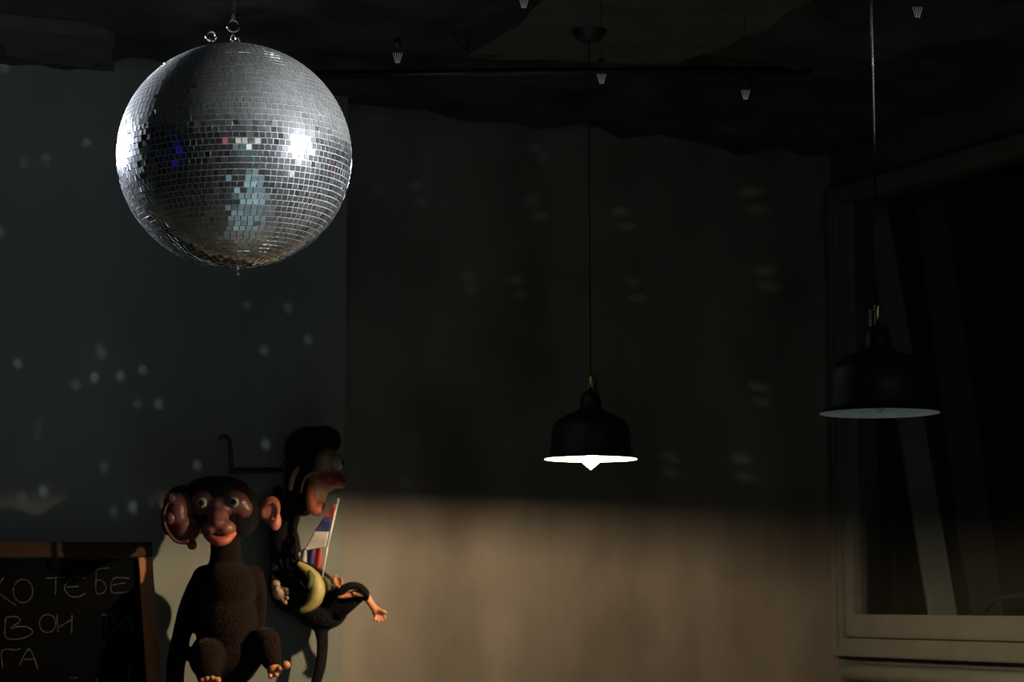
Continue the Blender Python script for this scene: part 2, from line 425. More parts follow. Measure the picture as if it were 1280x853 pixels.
for d, c, rot, w in tiles[:300]:
    o = bpy.data.objects.new('mirror_tile', tile_me); COL.objects.link(o); o.parent = ball
    o.matrix_local = Matrix.Translation(c - BALL) @ (rot @ Matrix.Diagonal((w / T, 1, 1))).to_4x4()
V, Fc = [], []
for d, c, rot, w in tiles[300:]:
    pv2, _ = tile_pts(w / 2 - GAP / 2, T / 2 - GAP / 2, 0.0014, 0.0005)
    b0 = len(V)
    V.extend([c + rot @ Vector(p) for p in pv2]); Fc.extend([tuple(x + b0 for x in f) for f in pf])
me = bpy.data.meshes.new('mirror_tile_field'); me.from_pydata([tuple(v) for v in V], [], Fc)
o = link('mirror_tile_field', me, M_TILE, ball); o['kind'] = 'stuff'
# hardware on top and below
def eye_bolt(px, py_ring, py_foot, R, yoff, name='eye_bolt'):
    c = P(px, py_ring, BALL_Y + yoff); ft = P(px, py_foot, BALL_Y + yoff)
    bm = bmesh.new(); torus_bm(bm, c, R, 0.0032, cv(0.35, -1)); bm_tube(bm, [c - UP * R, ft - UP * 0.02], 0.0032, 8)
    return from_bm(name, bm, M_CHROME, ball)
eye_bolt(264, 45, 57, 0.0105, 0.02)
cs = P(291.6, 48, BALL_Y)
bm = bmesh.new()
for sgn in (-1, 1): bm_tube(bm, [cs + cv(sgn * .0075, 0, -0.032), cs + cv(sgn * .0085, 0, -0.008), cs + cv(sgn * .006, 0, .003), cs + Vector((0, 0, .010))], 0.0026, 8, True, 5)
from_bm('shackle', bm, M_CHROME, ball)
bm = bmesh.new(); torus_bm(bm, P(295.5, 52, BALL_Y + .03), 0.012, 0.003, cv(1, -.5)); from_bm('eye_bolt', bm, M_CHROME, ball)
lathe('top_cap', BALL + AX @ UP * (BR * SQ - 0.004), [(0, .006), (.02, .006), (.024, .003), (.024, -.01), (0, -.01)], M_CHROME, ball, 24)
cb = BALL + AX @ UP * (-BR * SQ)
bm = bmesh.new(); bm_lathe(bm, cb, [(0, .008), (.012, .008), (.012, 0), (.004, -.001), (.004, -.008), (.0055, -.009), (.0055, -.015), (0, -.016)], 20)
from_bm('bottom_bolt', bm, M_CHROME, ball)

# chain up to the ceiling
chain = empty('hanging_chain', P(291.6, 30, BALL_Y), 'thin steel chain and ring carrying the disco ball', 'chain')
bm = bmesh.new(); torus_bm(bm, P(291.7, 32.5, BALL_Y), 0.0130, 0.0026, cv(0.2, -1)); from_bm('ring', bm, M_CHROME, chain)
z0 = P(291.7, 26, BALL_Y); k = 0
lk = bpy.data.meshes.new('chain_link'); bm = bmesh.new(); torus_bm(bm, Vector((0, 0, 0)), 0.0042, 0.0011, (0, -1, 0), 16, 6, 1.9); bm.to_mesh(lk); bm.free()
for p in lk.polygons: p.use_smooth = True
lk.materials.append(mat('dull_steel', (0.35, 0.35, 0.36), 0.3, metal=1.0, noise_scale=50, color2=(0.45, 0.45, 0.46)))
zz = z0.z + 0.006
while zz < CEIL + 0.01:
    o = bpy.data.objects.new('chain_link', lk); COL.objects.link(o); o.parent = chain
    o.location = Vector((z0.x, z0.y, zz)) - chain.location; o.rotation_euler = (0, 0, math.radians(30 + 90 * (k % 2))); k += 1; zz += 0.0132

# ------------------------------------------------------------------ pendant lamps
def pendant(px, py, Y, label, lit, cord_m, tilt=0.0):
    c = P(px, py, Y)
    t = empty('pendant_lamp', c, label, 'lamp', 'black enamel pendant lamps')
    prof = [(.115, 0), (.1155, .0015), (.110, .004), (.1035, .009), (.1015, .014), (.0985, .045), (.0955, .076), (.092, .086), (.084, .096), (.070, .106),
            (.052, .114), (.036, .119), (.029, .124), (.0265, .132), (.0255, .145), (.0235, .158), (.019, .165), (0, .165)]
    inner = [(.115, 0), (.1085, .0022), (.102, .008), (.0998, .014), (.0968, .045), (.0938, .075), (.090, .0845), (.082, .0945), (.068, .1045), (.05, .1125), (.03, .118), (0, .119)]
    lathe('shade', c, prof, M_SHADE, t, 72)
    lathe('shade_lining', c, inner, M_WHITE, t, 72)
    h = .165
    lathe('socket_plate', c + UP * h, [(0, 0), (.0195, 0), (.0195, .003), (0, .003)], M_BLACK, t, 32)
    lathe('brass_rod', c + UP * h, [(0, .003), (.0058, .003), (.0058, .034), (.0075, .036), (.0075, .045), (.005, .048), (0, .048)], M_BRASS, t, 24)
    for kk in range(3):
        a = math.radians(200 + 120 * kk) - TH
        d = Vector((math.cos(a), math.sin(a), 0)); w = Vector((-d.y, d.x, 0))
        bm = bmesh.new()
        bm_box(bm, c + UP * h, d, w, UP, .0155, .0172, -.0038, .0038, .003, .034)
        bm_box(bm, c + UP * h, d, w, UP, .0045, .0172, -.0038, .0038, .034, .0355)
        from_bm('bracket', bm, M_CHROME, t, smooth=False)
    # bulb
    bz = [(0, -.026), (.0025, -.0255), (.004, -.0225), (.010, -.0185), (.019, -.011), (.027, -.001), (.0315, .011), (.0315, .022), (.028, .034), (.021, .046), (.015, .056), (.0135, .062), (0, .062)]
    if lit:
        mb = mat('lit_bulb', (1, .9, .7), 0.4, emis=(1.0, 0.72, 0.43), strength=10200, noise_scale=5, color2=(1, .92, .75))
        mgb = bpy.data.materials.new('glowing_bulb_glass'); mgb.use_nodes = True
        nt = mgb.node_tree; nt.nodes.clear()
        o_ = nt.nodes.new('ShaderNodeOutputMaterial'); ad = nt.nodes.new('ShaderNodeAddShader'); tr = nt.nodes.new('ShaderNodeBsdfTransparent'); em = nt.nodes.new('ShaderNodeEmission')
        em.inputs['Color'].default_value = (1.0, .80, .48, 1); em.inputs['Strength'].default_value = 3.0
        nt.links.new(tr.outputs[0], ad.inputs[0]); nt.links.new(em.outputs[0], ad.inputs[1]); nt.links.new(ad.outputs[0], o_.inputs[0])
        bu = lathe('bulb', c, bz, mgb, t, 32)
        lathe('filament', c, [(0, .003), (.007, .005), (.0105, .011), (.0105, .018), (.007, .024), (0, .026)], mb, bu, 16)
    else:
        bz2 = [(r, z + .026) for r, z in bz]
        lathe('bulb', c, bz2, mat('frosted_bulb', (.5, .5, .48), 0.3, noise_scale=5, color2=(.55, .55, .52)), t, 32)
    lathe('bulb_socket', c, [(0, .119), (.017, .119), (.017, .075), (.014, .062), (0, .062)], M_WHITE, t, 24)
    # twisted cord
    bm = bmesh.new(); zt = c.z + h + .046; ztop = CEIL - 0.004
    n = int((ztop - zt) / .0022)
    for s in range(2):
        bm_tube(bm, [(c.x + .0014 * math.cos(i * .9 + s * math.pi), c.y + .0014 * math.sin(i * .9 + s * math.pi), zt + (ztop - zt) * i / n) for i in range(n + 1)], .0014, 5)
    from_bm('cord', bm, cord_m, t)
    lathe('ceiling_cup', Vector((c.x, c.y, CEIL)), [(0, -.075), (.015, -.075), (.03, -.068), (.044, -.05), (.052, -.02), (.053, .04), (0, .04)], M_SHADE, t, 32)
    return t
lampA = pendant(1099.5, 517, 4.14, 'unlit black pendant lamp with white lining hanging by the window', False, M_CORD)
lampB = pendant(738.5, 574.5, 5.35, 'lit black pendant lamp glowing warm in front of the concrete wall', True, M_CORDB)

# ------------------------------------------------------------------ chalkboard
M_WOOD = mat('orange_brown_wood', (0.30, 0.10, 0.03), 0.45, noise_scale=18, color2=(0.42, 0.16, 0.05), stretch=(1, 1, .1), bump=0.05)
M_WOOD2 = mat('dark_shaded_wood', (0.035, 0.013, 0.006), 0.6, spec=.2, noise_scale=18, color2=(0.055, 0.021, 0.009), stretch=(.1, .1, 1), bump=0.05)  # darker rail wood; shade from the brown monkey's head is in the colour too
M_SLATE = mat('chalkboard_black', (0.0025, 0.0028, 0.0028), 0.9, spec=.03, noise_scale=4, color2=(0.0045, 0.005, 0.005))
M_CHALK = mat('chalk', (0.10, 0.112, 0.13), 0.9, noise_scale=140, color2=(0.04, 0.045, 0.055), lo=.3, hi=.75)
M_CHALKF = mat('faint_chalk', (0.06, 0.067, 0.08), 0.9, noise_scale=140, color2=(0.018, 0.02, 0.025), lo=.3, hi=.75)
BO = 0.20
def bp_(px, py, off=0.0): return on_back(px, py, BO + off)
board = empty('chalkboard', bp_(60, 853), 'black chalkboard with chalk writing in a brown wooden frame', 'chalkboard')
def slab(name, quad, o0, o1, m, bevel=.003):
    bm = bmesh.new()
    bm_hexa(bm, [bp_(x, y, o0) for x, y in quad] + [bp_(x, y, o1) for x, y in quad])
    bmesh.ops.recalc_face_normals(bm, faces=bm.faces)
    if bevel: bmesh.ops.bevel(bm, geom=bm.edges[:], offset=bevel, segments=2, affect='EDGES')
    return from_bm(name, bm, m, board, smooth=False)
slab('writing_surface', [(-300, 700), (175, 699), (196, 1000), (-330, 1000)], -.012, 0, M_SLATE, 0)
slab('frame_rail', [(-320, 678), (190.5, 678), (190.5, 697), (-320, 697)], -.02, .014, M_WOOD2)
slab('frame_stile', [(172.5, 697.4), (190.5, 697.4), (213, 1020), (195, 1020)], -.02, .014, M_WOOD)
slab('frame_stile', [(-320, 697.4), (-300, 697.4), (-322, 1020), (-342, 1020)], -.02, .014, M_WOOD)
slab('frame_rail', [(-322, 1000), (195, 1000), (196, 1020), (-322, 1020)], -.02, .014, M_WOOD)
def chalk(strokes, m, name='chalk_stroke'):
    for st in strokes:
        pts = [(c[0] / 4.93, 680 + c[1] / 4.93) for c in st]
        # smooth, then lay a flat ribbon on the slate
        fine = []
        for i in range(len(pts) - 1):
            p0 = Vector(pts[max(i - 1, 0)]); p1 = Vector(pts[i]); p2 = Vector(pts[i + 1]); p3 = Vector(pts[min(i + 2, len(pts) - 1)])
            for kk in range(5):
                t = kk / 5
                fine.append(0.5 * ((2 * p1) + (p2 - p0) * t + (2 * p0 - 5 * p1 + 4 * p2 - p3) * t * t + (3 * p1 - p0 - 3 * p2 + p3) * t ** 3))
        fine.append(Vector(pts[-1]))
        bm = bmesh.new(); prev = None
        for i, p in enumerate(fine):
            d = (fine[min(i + 1, len(fine) - 1)] - fine[max(i - 1, 0)]).normalized(); nn = Vector((-d.y, d.x)) * (0.75 + .2 * math.sin(i * 1.7))
            ring = [bm.verts.new(bp_(p.x + nn.x * s, p.y + nn.y * s, h)) for s, h in ((1, .0004), (1, .0011), (-1, .0011), (-1, .0004))]
            if prev:
                for kk in range(4): bm.faces.new((prev[kk], prev[(kk + 1) % 4], ring[(kk + 1) % 4], ring[kk]))
            else: bm.faces.new(ring)
            prev = ring
        bm.faces.new(prev[::-1])
        from_bm(name, bm, m, board)
def circ(cx, cy, rx, ry, a0=0, a1=360, n=12): return [(cx + rx * math.cos(math.radians(a0 + (a1 - a0) * i / n)), cy + ry * math.sin(math.radians(a0 + (a1 - a0) * i / n))) for i in range(n + 1)]
chalk([[(-45, 215), (-40, 380)], [(20, 210), (-38, 300)], [(0, 312), (50, 350), (98, 380)], circ(141, 292, 60, 72, -150, 200),
       [(275, 213), (400, 207)], [(342, 212), (340, 315)], [(528, 214), (470, 205), (415, 235), (398, 280), (430, 322), (480, 328), (525, 308)], [(405, 268), (485, 264)]], M_CHALK)
chalk([[(680, 150), (600, 158), (592, 200), (590, 300), (640, 300), (652, 260), (620, 225), (595, 230)], [(795, 215), (700, 215), (690, 300), (800, 295)], [(690, 258), (770, 240)]], M_CHALKF)
chalk([[(35, 455), (28, 560), (60, 588), (140, 583), (200, 548), (170, 515), (110, 512), (70, 528)], [(35, 455), (100, 450), (120, 480), (60, 520)], circ(292, 492, 50, 56, -100, 260),
       [(350, 440), (356, 545)], [(443, 440), (440, 550)], [(353, 520), (440, 470)]], M_CHALK)
chalk([[(620, 440), (690, 440)], [(655, 440), (650, 545)], [(700, 450), (698, 540), (790, 455), (815, 550)]], M_CHALKF)
chalk([[(15, 765), (12, 660), (100, 655), (125, 645)], [(118, 752), (180, 650), (232, 775)], [(145, 715), (210, 712)], [(-80, 660), (-80, 770)]], M_CHALK)
chalk([[(240, 850), (250, 900)], [(430, 830), (480, 826)], [(600, 830), (590, 920)], [(690, 800), (700, 900), (790, 890)], [(790, 760), (800, 860)]], M_CHALKF)

# ------------------------------------------------------------------ toy monkeys
M_BROWN = mat('brown_plush', (0.008, 0.0045, 0.0035), 0.95, spec=0.05, noise_scale=160, color2=(0.016, 0.009, 0.0065), bump=0.7, sheen=0.05)
M_FUR = mat('black_plush', (0.008, 0.008, 0.009), 0.95, spec=0.1, noise_scale=160, color2=(0.012, 0.011, 0.012), bump=0.7, sheen=0.02)
M_FACE = mat('pinkish_brown_vinyl', (0.13, 0.045, 0.042), 0.38, noise_scale=9, color2=(0.17, 0.065, 0.058), coat=0.1)
M_LIP = mat('coral_vinyl', (0.46, 0.115, 0.07), 0.35, noise_scale=12, color2=(0.54, 0.16, 0.095), coat=0.2)
M_MUZ = mat('mauve_pink_vinyl', (0.19, 0.065, 0.056), 0.33, noise_scale=12, color2=(0.24, 0.092, 0.075), coat=0.2)
M_EAR = mat('pink_vinyl', (0.46, 0.145, 0.105), 0.45, noise_scale=14, color2=(0.54, 0.19, 0.14))
M_EAR_SHADED = mat('shaded_ear_vinyl', (0.11, 0.032, 0.030), 0.4, noise_scale=10, color2=(0.16, 0.05, 0.045))  # darker copy of the ear vinyl, its shade put into the colour
M_SKIN = mat('orange_vinyl_skin', (0.62, 0.25, 0.12), 0.45, noise_scale=20, color2=(0.68, 0.30, 0.16))
M_TAN = mat('tan_vinyl', (0.34, 0.175, 0.095), 0.4, noise_scale=12, color2=(0.42, 0.23, 0.13))
M_EYE = mat('eye_white', (0.30, 0.33, 0.28), 0.2, noise_scale=20, color2=(0.36, 0.38, 0.33), coat=0.3)
M_PUPIL = mat('eye_black', (0.005, 0.005, 0.005), 0.15, noise_scale=20, color2=(0.01, 0.01, 0.01))
M_RED = mat('red_vinyl', (0.34, 0.035, 0.03), 0.3, noise_scale=20, color2=(0.42, 0.05, 0.04))
M_GREYP = mat('pale_plush', (0.20, 0.19, 0.18), 0.9, noise_scale=120, color2=(0.30, 0.28, 0.26), bump=.5)

YB = 5.74                       # depth of the big toy
def pe(bm, px, py, Y, rx, ry, rz, roll=0.0, sub=3):
    s = MPP(Y)
    rot = RC @ Matrix.Rotation(math.radians(roll), 3, 'Y')
    bm_ell(bm, P(px, py, Y), (rx * s, rz, ry * s), rot, sub)
def limb(bm, pts, sub=4, seg=12):
    """pts: (px, py, depth, radius in px)"""
    bm_tube(bm, [P(a, b, y) for a, b, y, r in pts], [r * MPP(y) for a, b, y, r in pts], seg, True, sub)
    for a, b, y, r in (pts[0], pts[-1]): bm_ell(bm, P(a, b, y), (r * MPP(y),) * 3, None, 2)

big = empty('toy_monkey', P(280, 853, YB), 'brown plush toy monkey with round eyes and pouting coral lips', 'toy monkey', 'toy monkeys hung on the wall')
bm = bmesh.new()
pe(bm, 284, 735, YB, 37, 36, .10); pe(bm, 282, 778, YB, 39, 48, .105); pe(bm, 280, 822, YB, 44, 36, .09)
limb(bm, [(281, 668, YB, 19), (282, 690, YB, 19), (283, 715, YB, 25)])
limb(bm, [(256, 722, YB, 16), (238, 755, YB - .01, 13), (228, 790, YB - .03, 12), (220, 830, YB - .04, 12), (219, 858, YB - .04, 11)])       # arm
limb(bm, [(316, 722, YB + .01, 15), (322, 748, YB + .03, 12), (318, 790, YB + .05, 11)])                                                      # arm
limb(bm, [(268, 836, YB - .03, 22), (258, 816, YB - .13, 19), (259, 835, YB - .16, 17), (262, 848, YB - .17, 15)])                          # bent leg
limb(bm, [(298, 835, YB - .01, 22), (330, 800, YB - .05, 17), (336, 812, YB - .07, 15), (339, 826, YB - .09, 13)])                          # bent leg
o = fuse(from_bm('body', bm, M_BROWN, big), 0.0045, 8)
# head
bm = bmesh.new()
pe(bm, 272, 634, YB, 51, 37, .085); pe(bm, 298, 640, YB + .005, 28, 34, .07); pe(bm, 230, 632, YB + .02, 26, 26, .05); pe(bm, 272, 612, YB, 40, 17, .07); pe(bm, 283, 668, YB + .01, 22, 16, .05)
fuse(from_bm('head', bm, M_FUR, big), 0.0045, 6)
bm = bmesh.new()
pe(bm, 255, 630, YB - .062, 17, 17, .030); pe(bm, 292, 629, YB - .058, 20, 16, .030); pe(bm, 302, 636, YB - .050, 14, 13, .028); pe(bm, 273, 636, YB - .07, 18, 15, .03)
fuse(from_bm('face', bm, M_FACE, big), 0.003, 8)
bm = bmesh.new()                       # nose and upper lip
pe(bm, 272, 648, YB - .105, 14, 12, .040); pe(bm, 264, 662, YB - .120, 13, 10, .032); pe(bm, 281, 661, YB - .120, 14, 11, .032); pe(bm, 273, 656, YB - .115, 15, 12, .04)
fuse(from_bm('muzzle', bm, M_MUZ, big), 0.003, 5)
bm = bmesh.new()
limb(bm, [(257, 668, YB - .110, 4), (264, 674, YB - .138, 5.5), (273, 677, YB - .146, 6.2), (283, 675, YB - .140, 5.8), (292, 667, YB - .115, 4)])
fuse(from_bm('lower_lip', bm, M_LIP, big), 0.0022, 3)
pe_o = bmesh.new(); pe(pe_o, 273, 668, YB - .115, 13, 5.5, .030); from_bm('mouth', pe_o, M_PUPIL, big)
for x, y in ((252.5, 629), (292.5, 628)):
    s = MPP(YB)
    e = ell('eye', P(x, y, YB - .088), (6.6 * s, .011, 6.8 * s), M_EYE, big)
    ell('pupil', P(x - .6, y, YB - .0965), (3.6 * s, .0045, 3.8 * s), M_PUPIL, e)
# ears
def ear(pts_outer, Y, m, thick, inner_pts, m2, yin):
    bm = bmesh.new()
    for q in pts_outer: pe(bm, q[0], q[1], Y + (q[5] if len(q) > 5 else 0), q[2], q[3], thick, q[4] if len(q) > 4 else 0)
    e = fuse(from_bm('ear', bm, m, big), 0.003, 6)
    bm = bmesh.new()
    bm_tube(bm, [P(a, b, yin) for a, b in inner_pts], 2.2 * MPP(Y), 8, True, 5)
    fuse(from_bm('ear_fold', bm, m2, e), 0.0022, 3)
ear([(338, 637, 13, 17, 10), (344, 652, 8, 12, 0), (330, 641, 7, 9, 0)], YB - .0, M_EAR, .016, [(333, 630), (341, 628), (347, 636), (345, 650), (339, 648)], M_EAR, YB - .018)
ear([(226, 640, 20, 24, 0), (233, 662, 18, 20, 20), (213, 648, 12, 23, 0, -.035), (220, 640, 14, 24, 0, -.065), (228, 660, 15, 17, 0, -.06)], YB - .05, M_EAR_SHADED, .03, [(214, 622), (205, 640), (208, 662), (222, 678), (236, 676)], M_EAR_SHADED, YB - .142)  # blobs pulled forward to block lamp light from the wall and chalkboard
ell('ear_bead', P(240, 681.5, YB - .10), (6.2 * MPP(YB), .012, 6.2 * MPP(YB)), M_RED, big)
for x, y, r in ((213, 623, 6.5), (212, 648, 7)):
    ell('ear_highlight', P(x, y, YB - .138), (r * MPP(YB), .012, r * 1.1 * MPP(YB)), M_FACE, big)  # pale lumps standing in for highlights on the shaded ear
def foot(name, px, py, Y, toes, m, parent, r=8):
    bm = bmesh.new(); pe(bm, px, py, Y, r * 1.2, r, .022)
    for tx, ty, tr in toes: pe(bm, tx, ty, Y - .016, tr, tr, .012)
    return fuse(from_bm(name, bm, m, parent), 0.0025, 3)
foot('foot', 262, 855, YB - .185, [(253, 851, 3.4), (259, 849, 3.6), (265.5, 848.5, 3.8), (272, 851, 4.6)], M_SKIN, big)
foot('foot', 343, 838, YB - .10, [(357.5, 832, 5.5), (350, 836, 4), (345, 844, 3.6), (338, 846, 3.4)], M_SKIN, big)
tube('neck_cord', [P(286, 604, YB + .02), P(287, 592, YB + .10), P(289, 587, YB + .22)], .0022, M_CORDB, big, 8, 4)

YS = 6.03
small = empty('toy_monkey', P(395, 853, YS), 'black plush toy monkey in profile with huge pale eye and red lips', 'toy monkey', 'toy monkeys hung on the wall')
bm = bmesh.new()
pe(bm, 356, 688, YS, 20, 50, .07, -6); pe(bm, 370, 730, YS, 35, 40, .075); pe(bm, 398, 757, YS, 38, 30, .065, 20); pe(bm, 347, 650, YS, 11, 44, .05); limb(bm, [(374, 622, YS, 14), (362, 645, YS, 14), (354, 672, YS, 15)])
pe(bm, 420, 755, YS - .01, 22, 20, .05, -35)
limb(bm, [(400, 782, YS, 10), (403, 800, YS, 7.5), (402.5, 818, YS - .01, 7), (400, 836, YS - .02, 7), (395, 853, YS - .02, 6.5), (390, 872, YS - .02, 6)])     # tail
limb(bm, [(414, 752, YS - .05, 12), (422, 743, YS - .09, 8), (431, 735.5, YS - .115, 5.5), (441, 732, YS - .12, 5), (451, 734.5, YS - .12, 5), (457.5, 742, YS - .11, 5), (457, 748, YS - .09, 4.5)])   # outstretched arm
limb(bm, [(372, 712, YS - .05, 12), (392, 716, YS - .08, 9), (410, 727, YS - .09, 7)])
limb(bm, [(350, 700, YS - .04, 12), (345, 722, YS - .06, 10), (346, 735, YS - .07, 8)])
limb(bm, [(425, 762, YS - .04, 12), (440, 754, YS - .07, 8), (450, 749, YS - .08, 5)])
fuse(from_bm('body', bm, M_FUR, small), 0.0045, 6)
bm = bmesh.new()
pe(bm, 388, 562, YS, 33, 29, .085); pe(bm, 375, 600, YS, 20, 36, .07); pe(bm, 404, 551, YS, 23, 19, .08); pe(bm, 380, 630, YS, 14, 16, .05)
fuse(from_bm('head', bm, M_FUR, small), 0.0045, 6)
bm = bmesh.new()
pe(bm, 408, 578, YS - .035, 17, 18, .06); pe(bm, 403, 600, YS - .04, 20, 18, .06); pe(bm, 396, 617, YS - .04, 13, 20, .055); pe(bm, 420, 598, YS - .01, 9, 12, .05)
fuse(from_bm('face', bm, M_TAN, small), 0.0035, 8)
e = ell('eye', P(420, 579, YS - .055), (9.5 * MPP(YS), .034, 11.5 * MPP(YS)), M_EYE, small)
ell('pupil', P(427.5, 579, YS - .058), (3 * MPP(YS), .016, 4.5 * MPP(YS)), M_PUPIL, e)
bm = bmesh.new()
limb(bm, [(400, 598, YS - .09, 5), (415, 600, YS - .09, 8), (426, 603, YS - .06, 8)])
pe(bm, 420, 602, YS - .06, 9, 9, .05)
fuse(from_bm('upper_lip', bm, M_RED, small), 0.003, 4)
bm = bmesh.new()
limb(bm, [(389, 606, YS - .085, 5), (388, 620, YS - .10, 6), (391, 634, YS - .10, 8), (397, 638, YS - .10, 8), (402, 632, YS - .09, 5)])
fuse(from_bm('lower_lip', bm, M_LIP, small), 0.003, 4)
bm = bmesh.new()
limb(bm, [(372, 586, YS - .075, 3), (366, 597, YS - .08, 4), (363, 611, YS - .08, 3)])
fuse(from_bm('ear', bm, M_TAN, small), 0.0025, 2)
bm = bmesh.new()
limb(bm, [(396, 591, YS - .105, 1.6), (385, 594, YS - .10, 1.8), (379, 603, YS - .095, 1.9), (376, 616, YS - .09, 1.6)])
fuse(from_bm('cheek_fold', bm, M_TAN, small), 0.002, 2)
def hand(name, wrist, palm, Y, fingers, thumb, m, parent, rw=6, rp=7.5, rf=2.4):
    bm = bmesh.new()
    limb(bm, [(*wrist[0], Y + .0, rw), (*wrist[1], Y, rw * .8), (*palm, Y, rp)])
    pe(bm, palm[0], palm[1], Y, rp * 1.05, rp, .013)
    for f in fingers: limb(bm, [(palm[0], palm[1], Y - .004, rf * 1.2), (f[0], f[1], Y - .01, rf * 1.05), (f[2], f[3], Y - .016, rf)], 3, 8)
    limb(bm, [(palm[0], palm[1], Y - .008, rf * 1.3), (thumb[0], thumb[1], Y - .018, rf * 1.2), (thumb[2], thumb[3], Y - .02, rf)], 3, 8)
    return fuse(from_bm(name, bm, m, parent), 0.0019, 3)
hand('hand', [(458, 746), (466, 758)], (472, 766), YS - .07, [(470, 772, 468.5, 775), (473.5, 774, 473, 777), (477, 773, 477.5, 776), (479.5, 770, 481.5, 772.5)], (477, 764, 482, 766), M_SKIN, small, 5.4, 6.4, 2.0)
hand('hand', [(408, 728), (413, 727)], (419, 727), YS - .10, [(424, 724, 426.5, 723.5), (425, 727, 428, 727), (424.5, 730, 427, 730.5), (421, 733, 424, 734)], (417, 722, 420, 720), M_SKIN, small, 4.5, 5, 1.7)
hand('hand', [(345, 731), (346, 737)], (350, 742), YS - .10, [(356, 737, 359, 738), (357, 742, 360, 742), (357, 747, 359, 748), (354, 751, 357, 754)], (346, 737, 347, 733), mat('shaded_vinyl_skin', (.36, .23, .17), .45, noise_scale=20, color2=(.42, .28, .21)), small, 6, 8.5, 2.6)  # third hand's skin is duller: its shade is put into the colour
bm = bmesh.new()
limb(bm, [(425, 744, YS - .10, 5), (432, 744.5, YS - .10, 4), (442, 743, YS - .10, 4)])
for x, y, r in ((443, 741, 3.4), (447, 742, 3.6), (451, 742.5, 3.6), (454, 743, 3)): pe(bm, x, y, YS - .108, r, r * 1.2, .008)
fuse(from_bm('foot', bm, M_SKIN, small), 0.002, 2)
tube('neck_cord', [P(378, 545, YS + .05), P(365, 565, YS + .06), P(349, 588, YS + .03)], .0022, M_CORDB, small, 8, 4)

# banana
M_BANANA = mat('banana_yellow', (0.36, 0.30, 0.085), 0.5, noise_scale=14, color2=(0.46, 0.40, 0.16), bump=.1)
ban = empty('toy_banana', P(390, 762, YS - .12), 'curved yellow toy banana hugged by the black toy monkey', 'banana')
cx = lambda a, b: (360 + a / 7.754, 690 + b / 7.754)
cl = [(95, 112, 3.2), (150, 150, 5), (215, 205, 6.8), (268, 285, 9), (282, 375, 10), (258, 465, 9.6), (205, 530, 7), (150, 562, 4.4), (118, 568, 2.5)]
bm = bmesh.new()
bm_tube(bm, [P(*cx(a, b), YS - .125) for a, b, r in cl], [r * MPP(YS) for a, b, r in cl], 7, True, 4)
from_bm('peel', bm, M_BANANA, ban)
bm = bmesh.new()
q = [(200, 180, 2), (225, 240, 4.5), (215, 310, 4), (190, 350, 1.5)]
bm_tube(bm, [P(*cx(a, b), YS - .155) for a, b, r in q], [r * MPP(YS) for a, b, r in q], 8, True, 4)
from_bm('green_leaf', bm, mat('banana_green', (.06, .09, .025), .6, noise_scale=20, color2=(.10, .13, .04)), ban)
bm = bmesh.new()
q = [(345, 245, 1.5), (375, 280, 3), (395, 320, 3), (395, 370, 1.5)]
bm_tube(bm, [P(*cx(a, b), YS - .12) for a, b, r in q], [r * MPP(YS) for a, b, r in q], 8, True, 4)
from_bm('green_stem', bm, MATS['banana_green'], ban)

# flag
flag = empty('small_flag', P(403.3, 719, YS - .13), 'small red blue and white hand flag on a white stick', 'flag')
fx = lambda a, b: (340 + a / 7.11, 610 + b / 7.11)
M_STICK = mat('white_plastic', (.72, .71, .68), .4, noise_scale=20, color2=(.78, .77, .74))
tube('stick', [P(*fx(500, 490), YS - .128), P(*fx(448, 800), YS - .128)], .0022, M_STICK, flag, 10)
tube('stick_sleeve', [P(*fx(590, 95), YS - .128), P(*fx(488, 530), YS - .128)], .0036, M_STICK, flag, 12)
def cloth(name, quads, m):
    bm = bmesh.new()
    for quad, Y, bow in quads:
        n = 8
        vs = [[None] * (n + 1) for _ in range(n + 1)]
        a, b, c, d = [Vector(x) for x in quad]
        for i in range(n + 1):
            for j in range(n + 1):
                u, v = i / n, j / n
                p = (a * (1 - u) + b * u) * (1 - v) + (d * (1 - u) + c * u) * v
                vs[i][j] = bm.verts.new(P(*fx(p.x, p.y), Y + bow * math.sin(u * 5 + v * 2)))
        for i in range(n):
            for j in range(n): bm.faces.new((vs[i][j], vs[i + 1][j], vs[i + 1][j + 1], vs[i][j + 1]))
    bmesh.ops.remove_doubles(bm, verts=bm.verts[:], dist=1e-5)
    o = from_bm(name, bm, m, flag)
    so = o.modifiers.new('thickness', 'SOLIDIFY'); so.thickness = 0.0008
    return o
cr = mat('flag_red', (.42, .045, .03), .8, noise_scale=200, color2=(.50, .06, .04)); cbl = mat('flag_blue', (.022, .028, .14), .8, noise_scale=200, color2=(.03, .037, .18)); cw = mat('flag_white', (.42, .40, .39), .8, noise_scale=200, color2=(.48, .46, .45))
cloth('red_stripe', [([(466, 255), (560, 138), (572, 140), (536, 270)], YS - .130, .003)], cr)
cloth('red_stripe', [([(372, 500), (436, 515), (440, 740), (372, 690)], YS - .122, .004)], cr)
cloth('blue_stripe', [([(378, 387), (466, 255), (536, 270), (508, 392)], YS - .130, .003)], cbl)
cloth('blue_stripe', [([(302, 540), (372, 500), (372, 690), (310, 665)], YS - .122, .004)], cbl)
cloth('white_stripe', [([(280, 560), (378, 387), (508, 392), (480, 525)], YS - .132, .003)], cw)
cloth('white_stripe', [([(235, 580), (302, 530), (310, 665), (245, 650)], YS - .122, .004)], cw)

